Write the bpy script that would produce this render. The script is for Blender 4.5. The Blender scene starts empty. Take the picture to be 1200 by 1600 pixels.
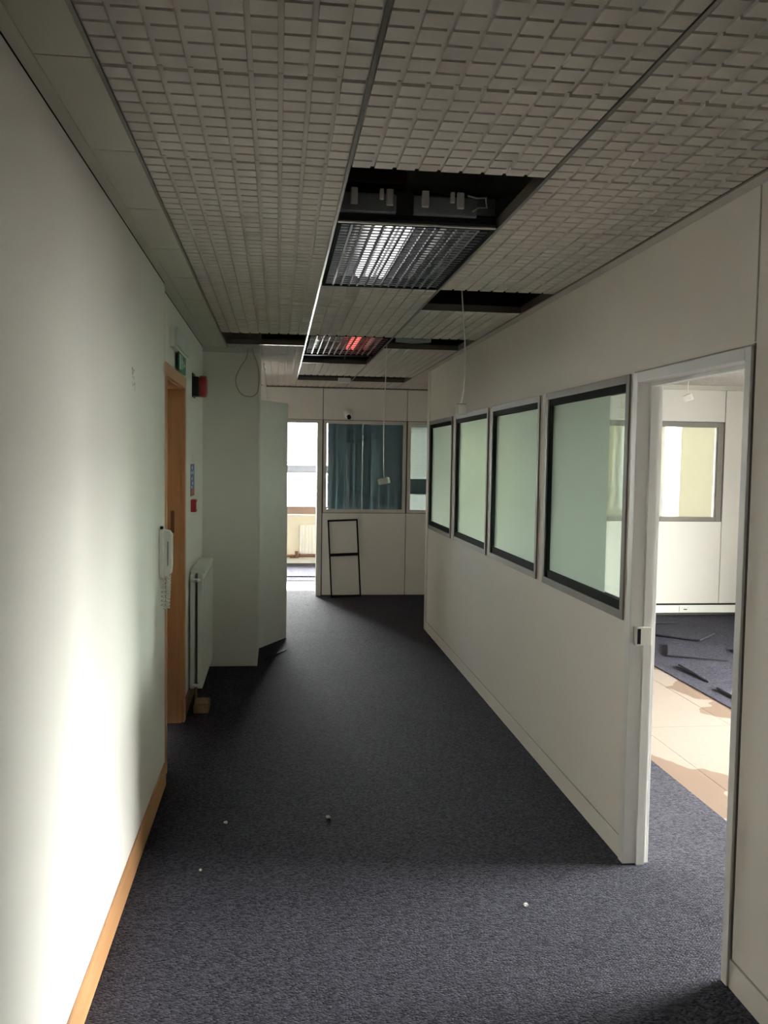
import bpy, bmesh, math, random
from mathutils import Vector, Matrix

random.seed(7)
scene = bpy.context.scene
COL = scene.collection

# ------------------------------------------------------------------ camera
YAW, PITCH, ROLL, FPX, CAMZ = math.radians(6.879), math.radians(3.4455), math.radians(0.868), 1382.0, 1.707
fw = Vector((math.sin(YAW) * math.cos(PITCH), math.cos(YAW) * math.cos(PITCH), -math.sin(PITCH)))
rt = Vector((math.cos(YAW), -math.sin(YAW), 0.0))
up = rt.cross(fw)
rt2 = rt * math.cos(ROLL) + up * math.sin(ROLL)
up2 = up * math.cos(ROLL) - rt * math.sin(ROLL)
cd = bpy.data.cameras.new('camera')
cam = bpy.data.objects.new('camera', cd)
COL.objects.link(cam)
cd.sensor_fit = 'VERTICAL'
cd.sensor_height = 32.0
cd.lens = FPX / 1600.0 * 32.0
cd.clip_start = 0.02
cd.clip_end = 500
cam.matrix_world = Matrix(((rt2.x, up2.x, -fw.x, 0), (rt2.y, up2.y, -fw.y, 0), (rt2.z, up2.z, -fw.z, CAMZ), (0, 0, 0, 1)))
scene.camera = cam

# ------------------------------------------------------------------ light and exposure
SKY = 74.0
EXPOSURE = 1.0
w = bpy.data.worlds.new('overcast_sky')
scene.world = w
w.use_nodes = True
bg = w.node_tree.nodes['Background']
# standard overcast sky: (1 + 2 sin elevation) / 3
wn = w.node_tree
gtc = wn.nodes.new('ShaderNodeTexCoord')
gsx = wn.nodes.new('ShaderNodeSeparateXYZ')
wn.links.new(gtc.outputs['Generated'], gsx.inputs[0])
gmx = wn.nodes.new('ShaderNodeMath')
gmx.operation = 'MAXIMUM'
wn.links.new(gsx.outputs[2], gmx.inputs[0])
gmx.inputs[1].default_value = 0.0
gst = wn.nodes.new('ShaderNodeMath')
gst.operation = 'MULTIPLY_ADD'
wn.links.new(gmx.outputs[0], gst.inputs[0])
gst.inputs[1].default_value = SKY * 2
gst.inputs[2].default_value = SKY
wn.links.new(gst.outputs[0], bg.inputs[1])
bg.inputs[0].default_value = (1.0, 0.975, 0.96, 1)
vs = scene.view_settings
vs.view_transform = 'Standard'
vs.look = 'None'
vs.gamma = 1.0
vs.exposure = EXPOSURE
vs.use_curve_mapping = False
scene.cycles.max_bounces = 14
scene.cycles.diffuse_bounces = 8
scene.cycles.glossy_bounces = 5
scene.cycles.transparent_max_bounces = 12
scene.cycles.caustics_reflective = False


def portal(name, loc, size_x, size_y, rot):
    """daylight portal lying in a real window opening: only guides the sampling of the sky"""
    l = bpy.data.lights.new(name, 'AREA')
    l.shape = 'RECTANGLE'
    l.size, l.size_y = size_x, size_y
    l.cycles.is_portal = True
    o = bpy.data.objects.new(name, l)
    COL.objects.link(o)
    o.location = loc
    o.rotation_euler = rot


# main measurements (metres) --------------------------------------------------
XL, XD, XR, XRB = -0.575, -0.60, 1.4815, 1.570
ZC, ZS, YF = 2.571, 3.15, 10.889
XE = 6.30                       # outside wall of the rooms on the right
YB = 9.40                       # end wall of the room on the right
YW = 14.30                      # outside wall of the far room
WIN_R = (2.70, 5.55, 0.75, 2.54)  # y0 y1 z0 z1 of the window opposite the doorway
WIN_B = (2.5, 3.8, 0.75, 2.35)
WIN_F = (-0.75, 1.0, 0.80, 2.45)   # x0 x1 z0 z1
portal('window_portal', (XE + .1, (WIN_R[0] + WIN_R[1]) / 2, (WIN_R[2] + WIN_R[3]) / 2), WIN_R[3] - WIN_R[2], WIN_R[1] - WIN_R[0], (0, math.pi / 2, 0))
portal('window_portal', ((WIN_B[0] + WIN_B[1]) / 2, 12.7, (WIN_B[2] + WIN_B[3]) / 2), WIN_B[1] - WIN_B[0], WIN_B[3] - WIN_B[2], (-math.pi / 2, 0, 0))
portal('window_portal', ((WIN_F[0] + WIN_F[1]) / 2, YW + .1, (WIN_F[2] + WIN_F[3]) / 2), WIN_F[1] - WIN_F[0], WIN_F[3] - WIN_F[2], (-math.pi / 2, 0, 0))


# ------------------------------------------------------------------ materials
def new_mat(name):
    m = bpy.data.materials.new(name)
    m.use_nodes = True
    nt = m.node_tree
    return m, nt, nt.nodes['Principled BSDF']


def N(nt, typ, **kw):
    n = nt.nodes.new(typ)
    for k, v in kw.items():
        setattr(n, k, v)
    return n


def plain(name, col, rough=0.6, metal=0.0, spec=0.5, var=0.06, scale=9.0, bump=0.0, bscale=200.0):
    """paint, plastic or metal with a faint procedural mottling and relief"""
    m, nt, b = new_mat(name)
    tc = N(nt, 'ShaderNodeNewGeometry')
    nz = N(nt, 'ShaderNodeTexNoise')
    nz.inputs['Scale'].default_value = scale
    nz.inputs['Detail'].default_value = 4
    nt.links.new(tc.outputs['Position'], nz.inputs['Vector'])
    mx = N(nt, 'ShaderNodeMix', data_type='RGBA')
    mx.inputs[6].default_value = tuple(c * (1 - var) for c in col) + (1,)
    mx.inputs[7].default_value = tuple(min(1, c * (1 + var)) for c in col) + (1,)
    nt.links.new(nz.outputs['Fac'], mx.inputs[0])
    nt.links.new(mx.outputs[2], b.inputs['Base Color'])
    b.inputs['Roughness'].default_value = rough
    b.inputs['Metallic'].default_value = metal
    b.inputs['Specular IOR Level'].default_value = spec
    if bump:
        n2 = N(nt, 'ShaderNodeTexNoise')
        n2.inputs['Scale'].default_value = bscale
        nt.links.new(tc.outputs['Position'], n2.inputs['Vector'])
        bp = N(nt, 'ShaderNodeBump')
        bp.inputs['Strength'].default_value = bump
        bp.inputs['Distance'].default_value = 0.002
        nt.links.new(n2.outputs['Fac'], bp.inputs['Height'])
        nt.links.new(bp.outputs['Normal'], b.inputs['Normal'])
    return m


def wood(name, c1, c2, axis=2, rough=0.45):
    m, nt, b = new_mat(name)
    g = N(nt, 'ShaderNodeNewGeometry')
    mp = N(nt, 'ShaderNodeMapping')
    sc = [26.0, 26.0, 26.0]
    sc[axis] = 1.3
    mp.inputs['Scale'].default_value = sc
    nt.links.new(g.outputs['Position'], mp.inputs['Vector'])
    nz = N(nt, 'ShaderNodeTexNoise')
    nz.inputs['Scale'].default_value = 1.6
    nz.inputs['Detail'].default_value = 6
    nz.inputs['Distortion'].default_value = 0.6
    nt.links.new(mp.outputs['Vector'], nz.inputs['Vector'])
    cr = N(nt, 'ShaderNodeValToRGB')
    cr.color_ramp.elements[0].position = 0.3
    cr.color_ramp.elements[1].position = 0.7
    cr.color_ramp.elements[0].color = c1 + (1,)
    cr.color_ramp.elements[1].color = c2 + (1,)
    nt.links.new(nz.outputs['Fac'], cr.inputs['Fac'])
    nt.links.new(cr.outputs['Color'], b.inputs['Base Color'])
    b.inputs['Roughness'].default_value = rough
    return m


def carpet(name, c1, c2):
    """short loop pile: rows of small tufts, two yarn tones, soft relief"""
    m, nt, b = new_mat(name)
    g = N(nt, 'ShaderNodeNewGeometry')
    mp = N(nt, 'ShaderNodeMapping')
    mp.inputs['Rotation'].default_value = (0, 0, 0.6)
    mp.inputs['Scale'].default_value = (105, 145, 100)
    nt.links.new(g.outputs['Position'], mp.inputs['Vector'])
    vo = N(nt, 'ShaderNodeTexVoronoi')
    vo.inputs['Scale'].default_value = 1.0
    vo.inputs['Randomness'].default_value = 0.55
    nt.links.new(mp.outputs['Vector'], vo.inputs['Vector'])
    sep = N(nt, 'ShaderNodeSeparateColor')
    nt.links.new(vo.outputs['Color'], sep.inputs['Color'])
    nz = N(nt, 'ShaderNodeTexNoise')
    nz.inputs['Scale'].default_value = 3.0
    nt.links.new(g.outputs['Position'], nz.inputs['Vector'])
    ad = N(nt, 'ShaderNodeMath', operation='MULTIPLY_ADD')
    nt.links.new(sep.outputs[0], ad.inputs[0])
    ad.inputs[1].default_value = 0.85
    mu = N(nt, 'ShaderNodeMath', operation='MULTIPLY')
    nt.links.new(nz.outputs['Fac'], mu.inputs[0])
    mu.inputs[1].default_value = 0.18
    nt.links.new(mu.outputs[0], ad.inputs[2])
    cr = N(nt, 'ShaderNodeMix', data_type='RGBA')
    cr.inputs[6].default_value = c1 + (1,)
    cr.inputs[7].default_value = c2 + (1,)
    nt.links.new(ad.outputs[0], cr.inputs[0])
    nt.links.new(cr.outputs[2], b.inputs['Base Color'])
    b.inputs['Roughness'].default_value = 0.95
    b.inputs['Specular IOR Level'].default_value = 0.12
    bp = N(nt, 'ShaderNodeBump', invert=True)
    bp.inputs['Strength'].default_value = 0.9
    bp.inputs['Distance'].default_value = 0.004
    nt.links.new(vo.outputs['Distance'], bp.inputs['Height'])
    nt.links.new(bp.outputs['Normal'], b.inputs['Normal'])
    return m


def subfloor():
    """pale raised-floor panels with torn brown backing paper left along the two carpet edges"""
    m, nt, b = new_mat('subfloor_board')
    g = N(nt, 'ShaderNodeNewGeometry')
    sx = N(nt, 'ShaderNodeSeparateXYZ')
    nt.links.new(g.outputs['Position'], sx.inputs[0])
    nz = N(nt, 'ShaderNodeTexNoise')
    nz.inputs['Scale'].default_value = 1.7
    nz.inputs['Detail'].default_value = 3
    nt.links.new(g.outputs['Position'], nz.inputs['Vector'])

    def edge(sign, x0):
        d = N(nt, 'ShaderNodeMath', operation='MULTIPLY_ADD')     # distance from that carpet edge
        nt.links.new(sx.outputs[0], d.inputs[0])
        d.inputs[1].default_value = sign
        d.inputs[2].default_value = -sign * x0
        s = N(nt, 'ShaderNodeMath', operation='MULTIPLY_ADD')
        nt.links.new(nz.outputs['Fac'], s.inputs[0])
        s.inputs[1].default_value = 1.7
        s.inputs[2].default_value = -0.74
        lt = N(nt, 'ShaderNodeMath', operation='LESS_THAN')
        nt.links.new(d.outputs[0], lt.inputs[0])
        nt.links.new(s.outputs[0], lt.inputs[1])
        return lt
    e1, e2 = edge(1.0, 2.147), edge(-1.0, 3.17)
    mxm = N(nt, 'ShaderNodeMath', operation='MAXIMUM')
    nt.links.new(e1.outputs[0], mxm.inputs[0])
    nt.links.new(e2.outputs[0], mxm.inputs[1])
    fine = N(nt, 'ShaderNodeTexNoise')
    fine.inputs['Scale'].default_value = 30
    fine.inputs['Detail'].default_value = 5
    nt.links.new(g.outputs['Position'], fine.inputs['Vector'])
    pale = N(nt, 'ShaderNodeMix', data_type='RGBA')
    pale.inputs[6].default_value = (0.185, 0.143, 0.118, 1)
    pale.inputs[7].default_value = (0.215, 0.170, 0.143, 1)
    nt.links.new(fine.outputs['Fac'], pale.inputs[0])
    mx = N(nt, 'ShaderNodeMix', data_type='RGBA')
    nt.links.new(pale.outputs[2], mx.inputs[6])
    mx.inputs[7].default_value = (0.115, 0.072, 0.049, 1)
    nt.links.new(mxm.outputs[0], mx.inputs[0])
    nt.links.new(mx.outputs[2], b.inputs['Base Color'])
    b.inputs['Roughness'].default_value = 0.7
    return m


def wall_paint(name, col, scuff=False):
    m = plain(name, col, rough=0.75, spec=0.25, var=0.025, scale=3.0, bump=0.12, bscale=260)
    if scuff:
        nt = m.node_tree
        b = nt.nodes['Principled BSDF']
        src = b.inputs['Base Color'].links[0].from_socket
        g = N(nt, 'ShaderNodeNewGeometry')
        sx = N(nt, 'ShaderNodeSeparateXYZ')
        nt.links.new(g.outputs['Position'], sx.inputs[0])

        def near(out, c, h):
            s = N(nt, 'ShaderNodeMath', operation='SUBTRACT')
            nt.links.new(out, s.inputs[0])
            s.inputs[1].default_value = c
            a = N(nt, 'ShaderNodeMath', operation='ABSOLUTE')
            nt.links.new(s.outputs[0], a.inputs[0])
            l = N(nt, 'ShaderNodeMath', operation='LESS_THAN')
            nt.links.new(a.outputs[0], l.inputs[0])
            l.inputs[1].default_value = h
            return l
        a, c = near(sx.outputs[1], 3.65, 0.04), near(sx.outputs[2], 2.01, 0.045)
        mu = N(nt, 'ShaderNodeMath', operation='MULTIPLY')
        nt.links.new(a.outputs[0], mu.inputs[0])
        nt.links.new(c.outputs[0], mu.inputs[1])
        nz = N(nt, 'ShaderNodeTexNoise')
        nz.inputs['Scale'].default_value = 55
        nt.links.new(g.outputs['Position'], nz.inputs['Vector'])
        gt = N(nt, 'ShaderNodeMath', operation='GREATER_THAN')
        nt.links.new(nz.outputs['Fac'], gt.inputs[0])
        gt.inputs[1].default_value = 0.54
        mu2 = N(nt, 'ShaderNodeMath', operation='MULTIPLY')
        nt.links.new(mu.outputs[0], mu2.inputs[0])
        nt.links.new(gt.outputs[0], mu2.inputs[1])
        mx = N(nt, 'ShaderNodeMix', data_type='RGBA')
        nt.links.new(mu2.outputs[0], mx.inputs[0])
        nt.links.new(src, mx.inputs[6])
        mx.inputs[7].default_value = (0.42, 0.38, 0.33, 1)
        nt.links.new(mx.outputs[2], b.inputs['Base Color'])
    return m


def thin_glass(name, tint, gloss=1.0):
    m = bpy.data.materials.new(name)
    m.use_nodes = True
    nt = m.node_tree
    nt.nodes.clear()
    out = N(nt, 'ShaderNodeOutputMaterial')
    tr = N(nt, 'ShaderNodeBsdfTransparent')
    tr.inputs[0].default_value = tint + (1,)
    gl = N(nt, 'ShaderNodeBsdfGlossy')
    gl.inputs['Roughness'].default_value = 0.0
    gl.inputs['Color'].default_value = (gloss, gloss, gloss, 1)
    g = N(nt, 'ShaderNodeNewGeometry')                 # Schlick reflectance, the same from both faces
    dp = N(nt, 'ShaderNodeVectorMath', operation='DOT_PRODUCT')
    nt.links.new(g.outputs['Incoming'], dp.inputs[0])
    nt.links.new(g.outputs['Normal'], dp.inputs[1])
    ab = N(nt, 'ShaderNodeMath', operation='ABSOLUTE')
    nt.links.new(dp.outputs['Value'], ab.inputs[0])
    om = N(nt, 'ShaderNodeMath', operation='SUBTRACT')
    om.inputs[0].default_value = 1.0
    nt.links.new(ab.outputs[0], om.inputs[1])
    pw = N(nt, 'ShaderNodeMath', operation='POWER')
    nt.links.new(om.outputs[0], pw.inputs[0])
    pw.inputs[1].default_value = 5.0
    fr = N(nt, 'ShaderNodeMath', operation='MULTIPLY_ADD')
    nt.links.new(pw.outputs[0], fr.inputs[0])
    fr.inputs[1].default_value = 0.96
    fr.inputs[2].default_value = 0.04
    mx = N(nt, 'ShaderNodeMixShader')
    nt.links.new(fr.outputs[0], mx.inputs[0])
    nt.links.new(tr.outputs[0], mx.inputs[1])
    nt.links.new(gl.outputs[0], mx.inputs[2])
    nt.links.new(mx.outputs[0], out.inputs[0])
    return m


def frosted(name, trans, diff, clear=0.06):
    """etched privacy film: scatters the light of the room behind through it"""
    m = bpy.data.materials.new(name)
    m.use_nodes = True
    nt = m.node_tree
    nt.nodes.clear()
    out = N(nt, 'ShaderNodeOutputMaterial')
    tl = N(nt, 'ShaderNodeBsdfTranslucent')
    tl.inputs[0].default_value = trans + (1,)
    df = N(nt, 'ShaderNodeBsdfDiffuse')
    df.inputs[0].default_value = diff + (1,)
    rf = N(nt, 'ShaderNodeBsdfRefraction')
    rf.inputs['Color'].default_value = tuple(c * 7.0 for c in trans) + (1,)
    rf.inputs['Roughness'].default_value = 0.40
    rf.inputs['IOR'].default_value = 1.3
    ad0 = N(nt, 'ShaderNodeAddShader')
    nt.links.new(tl.outputs[0], ad0.inputs[0])
    nt.links.new(rf.outputs[0], ad0.inputs[1])
    ad = N(nt, 'ShaderNodeAddShader')
    nt.links.new(ad0.outputs[0], ad.inputs[0])
    nt.links.new(df.outputs[0], ad.inputs[1])
    nt.links.new(ad.outputs[0], out.inputs[0])
    return m


def emit(name, col, strength):
    m, nt, b = new_mat(name)
    b.inputs['Base Color'].default_value = (0.8, 0.8, 0.8, 1)
    b.inputs['Emission Color'].default_value = col + (1,)
    b.inputs['Emission Strength'].default_value = strength
    return m


M = {
    'wall': wall_paint('magnolia_paint', (0.82, 0.79, 0.745), scuff=True),
    'partition': wall_paint('partition_paint', (0.77, 0.725, 0.66)),
    'panel': wall_paint('panel_vinyl', (0.76, 0.725, 0.68)),
    'cream': wall_paint('cream_paint', (0.84, 0.79, 0.68)),
    'white': plain('white_gloss_paint', (0.78, 0.78, 0.75), rough=0.4, var=0.03),
    'plastic': plain('white_plastic', (0.84, 0.82, 0.78), rough=0.4, var=0.03),
    'tile': plain('ceiling_tile_mineral', (0.63, 0.582, 0.54), rough=0.9, spec=0.1, var=0.07, scale=3.0, bump=0.4, bscale=420),
    'border': plain('border_tile', (0.58, 0.56, 0.49), rough=0.8, spec=0.2, var=0.03),
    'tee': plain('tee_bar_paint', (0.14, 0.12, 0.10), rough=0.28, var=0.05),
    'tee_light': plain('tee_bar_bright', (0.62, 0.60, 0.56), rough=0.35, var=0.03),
    'alu': plain('grey_frame', (0.22, 0.20, 0.175), rough=0.6, spec=0.25, var=0.04),
    'alu_light': plain('light_grey_frame', (0.60, 0.57, 0.53), rough=0.45, var=0.04),
    'gasket': plain('black_gasket', (0.016, 0.018, 0.016), rough=0.9, spec=0.08),
    'black': plain('black_metal', (0.014, 0.014, 0.014), rough=0.75, spec=0.12),
    'jamb': plain('jamb_white_paint', (0.72, 0.71, 0.70), rough=0.5, var=0.03),
    'seam': plain('paint_seam', (0.40, 0.37, 0.33), rough=0.8),
    'joint': plain('dark_joint', (0.10, 0.09, 0.08), rough=0.9),
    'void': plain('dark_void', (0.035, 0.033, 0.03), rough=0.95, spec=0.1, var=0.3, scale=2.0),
    'concrete': plain('soffit_concrete', (0.20, 0.19, 0.18), rough=0.95, var=0.2, scale=2.0),
    'steel': plain('galvanised_steel', (0.34, 0.35, 0.36), rough=0.4, metal=0.6, var=0.12, scale=14),
    'louvre': plain('louvre_metal', (0.20, 0.21, 0.225), rough=0.4, metal=0.3, var=0.03),
    'reflector': plain('lamp_reflector', (0.30, 0.31, 0.33), rough=0.3, metal=0.5, var=0.03),
    'insul': plain('pipe_insulation', (0.45, 0.52, 0.42), rough=0.9, var=0.35, scale=16, bump=0.8, bscale=40),
    'carpet': carpet('carpet_loop_pile', (0.0095, 0.009, 0.0138), (0.066, 0.063, 0.083)),
    'carpet_back': plain('carpet_backing', (0.02, 0.02, 0.025), rough=0.9),
    'subfloor': subfloor(),
    'skirt_wood': wood('skirting_beech', (0.42, 0.205, 0.088), (0.49, 0.26, 0.12), axis=1),
    'door_wood': wood('door_beech', (0.56, 0.29, 0.15), (0.66, 0.36, 0.19), axis=2),
    'brown': wood('brown_board', (0.16, 0.10, 0.055), (0.24, 0.15, 0.085), axis=1, rough=0.8),
    'glass': thin_glass('clear_glass', (0.93, 0.96, 0.94)),
    'glass_dark': thin_glass('tinted_glass', (0.72, 0.80, 0.82)),
    'film': frosted('frosted_film', (0.05, 0.0550, 0.0518), (0.12, 0.14, 0.128)),
    'film_edge': frosted('thin_frosted_film', (0.56, 0.63, 0.575), (0.13, 0.16, 0.14)),
    'blind_dark': plain('slate_blind_fabric', (0.34, 0.385, 0.41), rough=0.8, var=0.08, scale=40),
    'band': plain('blue_grey_band', (0.27, 0.33, 0.34), rough=0.6),
    'blind_white': plain('white_blind', (0.72, 0.70, 0.66), rough=0.5, var=0.03),
    'red': plain('red_plastic', (0.33, 0.02, 0.025), rough=0.35),
    'darkbox': plain('dark_backbox', (0.018, 0.024, 0.024), rough=0.5),
    'green': plain('green_sign', (0.02, 0.20, 0.10), rough=0.4),
    'signwhite': plain('sign_white', (0.70, 0.74, 0.70), rough=0.4),
    'blue': plain('blue_sign', (0.05, 0.10, 0.34), rough=0.4),
    'signred': plain('red_sign', (0.42, 0.05, 0.04), rough=0.4),
    'radiator': plain('radiator_enamel', (0.70, 0.69, 0.66), rough=0.35, var=0.03),
    'copper': plain('pipe_brown', (0.18, 0.09, 0.05), rough=0.5),
    'sill': plain('window_sill_brown', (0.22, 0.15, 0.12), rough=0.5),
    'winframe': plain('window_frame_blue_grey', (0.30, 0.32, 0.42), rough=0.4),
    'debris': plain('plaster_crumb', (0.55, 0.52, 0.45), rough=0.9),
    'cable': plain('cable_sheath', (0.42, 0.40, 0.34), rough=0.5),
    'ground': plain('outside_ground', (0.35, 0.35, 0.34), rough=0.95, var=0.2, scale=0.2),
    'streak_glow': emit('tube_streak_glow', (1.0, 0.98, 0.95), 1.0),  # tube glow stands in for the daylight reflected in the louvre
    'lamp_red': emit('red_glow_tube', (1.0, 0.13, 0.10), 0.55),  # tube with red emission set in the material
    'lamp_off': plain('fluorescent_tube_off', (0.7, 0.68, 0.66), rough=0.3),
}


# ------------------------------------------------------------------ mesh helpers
def bm_box(bm, x0, x1, y0, y1, z0, z1):
    vs_ = [bm.verts.new((x, y, z)) for x in (x0, x1) for y in (y0, y1) for z in (z0, z1)]
    for f in ((0, 1, 3, 2), (4, 6, 7, 5), (0, 4, 5, 1), (2, 3, 7, 6), (0, 2, 6, 4), (1, 5, 7, 3)):
        bm.faces.new([vs_[i] for i in f])
    return vs_


def bm_tube(bm, pts, r, n=8, cap=True):
    pts = [Vector(p) for p in pts]
    rings = []
    ref = Vector((0.31, 0.83, 0.47)).normalized()
    for i, p in enumerate(pts):
        a = pts[max(0, i - 1)]
        b = pts[min(len(pts) - 1, i + 1)]
        t = (b - a).normalized()
        u = t.cross(ref).normalized()
        v = t.cross(u)
        rr = r[i] if isinstance(r, (list, tuple)) else r
        rings.append([bm.verts.new(p + u * math.cos(k * math.tau / n) * rr + v * math.sin(k * math.tau / n) * rr) for k in range(n)])
    for a, b in zip(rings, rings[1:]):
        for k in range(n):
            bm.faces.new((a[k], a[(k + 1) % n], b[(k + 1) % n], b[k]))
    if cap:
        bm.faces.new(rings[0][::-1])
        bm.faces.new(rings[-1])


def link(name, bm, mat, parent=None, smooth=False, bevel=0.0, kind=None):
    bmesh.ops.recalc_face_normals(bm, faces=bm.faces)
    if bevel:
        bmesh.ops.bevel(bm, geom=list(bm.edges), offset=bevel, segments=2, profile=0.6, affect='EDGES', clamp_overlap=True)
    me = bpy.data.meshes.new(name)
    bm.to_mesh(me)
    bm.free()
    me.materials.append(mat)
    if smooth:
        for p in me.polygons:
            p.use_smooth = True
    o = bpy.data.objects.new(name, me)
    COL.objects.link(o)
    if parent is not None:
        o.parent = parent
    if kind:
        o['kind'] = kind
    return o


def rel(parent, p):
    """world point -> local point of an (unrotated) empty"""
    return Vector(p) - parent.location if parent is not None else Vector(p)


def box(name, b, mat, parent=None, bevel=0.0, kind=None):
    """b = x0,x1,y0,y1,z0,z1 in world metres; children of a located empty are made local"""
    bm = bmesh.new()
    ox, oy, oz = parent.location if parent is not None else (0, 0, 0)
    bm_box(bm, b[0] - ox, b[1] - ox, b[2] - oy, b[3] - oy, b[4] - oz, b[5] - oz)
    return link(name, bm, mat, parent, bevel=bevel, kind=kind)


def tube(name, pts, r, mat, parent=None, n=8, smooth=True, kind=None):
    bm = bmesh.new()
    bm_tube(bm, [rel(parent, p) for p in pts], r, n)
    return link(name, bm, mat, parent, smooth=smooth, kind=kind)


def empty(name, loc, label=None, cat=None, group=None, kind=None):
    o = bpy.data.objects.new(name, None)
    o.empty_display_size = 0.1
    COL.objects.link(o)
    o.location = loc
    tag(o, label, cat, group, kind)
    return o


def tag(o, label=None, cat=None, group=None, kind=None):
    for k, v in (('label', label), ('category', cat), ('group', group), ('kind', kind)):
        if v:
            o[k] = v
    return o


def struct(name, bs, mat, parent=None):
    """piece of the setting made of axis-aligned boxes"""
    bm = bmesh.new()
    for b in bs:
        bm_box(bm, *b)
    return link(name, bm, mat, parent, kind='structure')


def holes(a0, a1, b0, b1, hs):
    """rectangles covering [a0,a1]x[b0,b1] minus the holes (h = a0,a1,b0,b1)"""
    As = sorted({a0, a1, *[v for h in hs for v in h[:2] if a0 < v < a1]})
    out = []
    for p, q in zip(As, As[1:]):
        m = (p + q) / 2
        cuts = sorted([h for h in hs if h[0] < m < h[1]], key=lambda h: h[2])
        z = b0
        for h in cuts:
            if h[2] > z:
                out.append((p, q, z, h[2]))
            z = max(z, h[3])
        if z < b1:
            out.append((p, q, z, b1))
    return out


def wall_x(name, x0, x1, y0, y1, z0, z1, hs, mat):      # wall whose faces look along x
    return struct(name, [(x0, x1, a, b, c, d) for a, b, c, d in holes(y0, y1, z0, z1, hs)], mat)


def wall_y(name, y0, y1, x0, x1, z0, z1, hs, mat):      # wall whose faces look along y
    return struct(name, [(a, b, y0, y1, c, d) for a, b, c, d in holes(x0, x1, z0, z1, hs)], mat)


# ------------------------------------------------------------------ floors
floor = struct('floor', [(-4.0, 2.147, -2.2, 11.35, -0.12, 0.0),            # corridor carpet, running into the room
                         (2.147, 3.17, -2.2, 1.8, -0.12, 0.0),
                         (3.17, XE + .2, -2.2, 9.5, -0.12, 0.0),
                         (2.147, 3.17, 8.6, 9.5, -0.12, 0.0),
                         (2.147, XE + .2, 9.5, 14.5, -0.12, 0.0),
                         (-4.0, 2.147, 12.25, 14.5, -0.12, 0.0)], M['carpet'])
struct('floor_slab', [(-4.2, XE + .62, -2.4, 14.6, -0.30, -0.05)], M['concrete'])
for (x0, x1) in ((2.147, 2.3535), (2.3565, 2.9675), (2.9705, 3.17)):
    for (y0, y1) in ((1.8, 2.995), (2.998, 5.397), (5.40, 7.2), (7.203, 8.6)):
        box('floor_board', (x0, x1, y0, y1, -0.05, -0.007), M['subfloor'], floor)
for (x0, x1) in ((-4.0, -1.2), (-1.197, 0.6), (0.603, 2.147)):
    box('floor_board', (x0, x1, 11.35, 12.25, -0.05, -0.007), M['subfloor'], floor)

# ------------------------------------------------------------------ soffit above everything
struct('soffit', [(-4.2, XE + .62, -2.4, 14.7, ZS, ZS + 0.15)], M['concrete'])

# ------------------------------------------------------------------ left side walls
struct('wall_left', [(-0.80, XL, -2.2, 4.60, 0, ZS)], M['wall'])
struct('trim_1', [(-0.80, XL - 0.004, 4.603, 4.675, 0, ZS)], M['panel'])
DY0, DY1, DZ = 4.80, 5.68, 2.12          # clear door opening in the left wall
wall_x('wall_left_door', -0.80, XD, 4.675, 7.22, 0, ZS, [(DY0 - .035, DY1 + .035, -1, DZ + .035)], M['wall'])
struct('wall_left_cupboard', [(-0.80, -0.155, 7.22, 8.05, 0, ZS)], M['panel'])
struct('wall_left_far', [(-0.80, -0.60, 8.05, YF, 0, ZS)], M['panel'])
struct('wall_rear', [(-0.80, 1.60, -2.4, -2.2, 0, ZS)], M['wall'])
box('baseboard_left', (XL, XL + 0.012, -2.2, 4.60, 0, 0.118), M['skirt_wood'], bevel=0.004, kind='structure')
box('baseboard_door_side', (XD, XD + 0.016, 5.80, 7.22, 0, 0.10), M['brown'], bevel=0.003, kind='structure')

# door in the left wall
d1 = empty('door_1', (XD, 5.24, 0), 'beech veneered door in a beech frame on the left wall', 'door', kind='structure')
box('door_leaf', (-0.775, -0.735, DY0 + .003, DY1 - .003, 0.006, DZ - .003), M['door_wood'], d1, bevel=0.003)
for (y0, y1) in ((DY0 - .033, DY0), (DY1, DY1 + .033)):
    box('door_lining', (-0.80, XD, y0, y1, 0, DZ + .033), M['door_wood'], d1)
box('door_lining', (-0.80, XD, DY0, DY1, DZ, DZ + .033), M['door_wood'], d1)
for (y0, y1) in ((DY0, DY0 + .014), (DY1 - .014, DY1)):
    box('door_stop', (-0.735, -0.69, y0, y1, 0, DZ - .014), M['door_wood'], d1, bevel=0.002)
box('door_stop', (-0.735, -0.69, DY0, DY1, DZ - .014, DZ), M['door_wood'], d1, bevel=0.002)
for (y0, y1) in ((DY0 - .075, DY0 - .008), (DY1 + .008, DY1 + .075)):
    box('architrave', (XD, XD + .020, y0, y1, 0, DZ + .075), M['door_wood'], d1, bevel=0.004)
box('architrave', (XD, XD + .020, DY0 - .008, DY1 + .008, DZ + .008, DZ + .075), M['door_wood'], d1, bevel=0.004)
box('strike_plate', (-0.668, -0.645, DY1 - .0015, DY1 + .002, 1.22, 1.36), M['copper'], d1)

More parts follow.
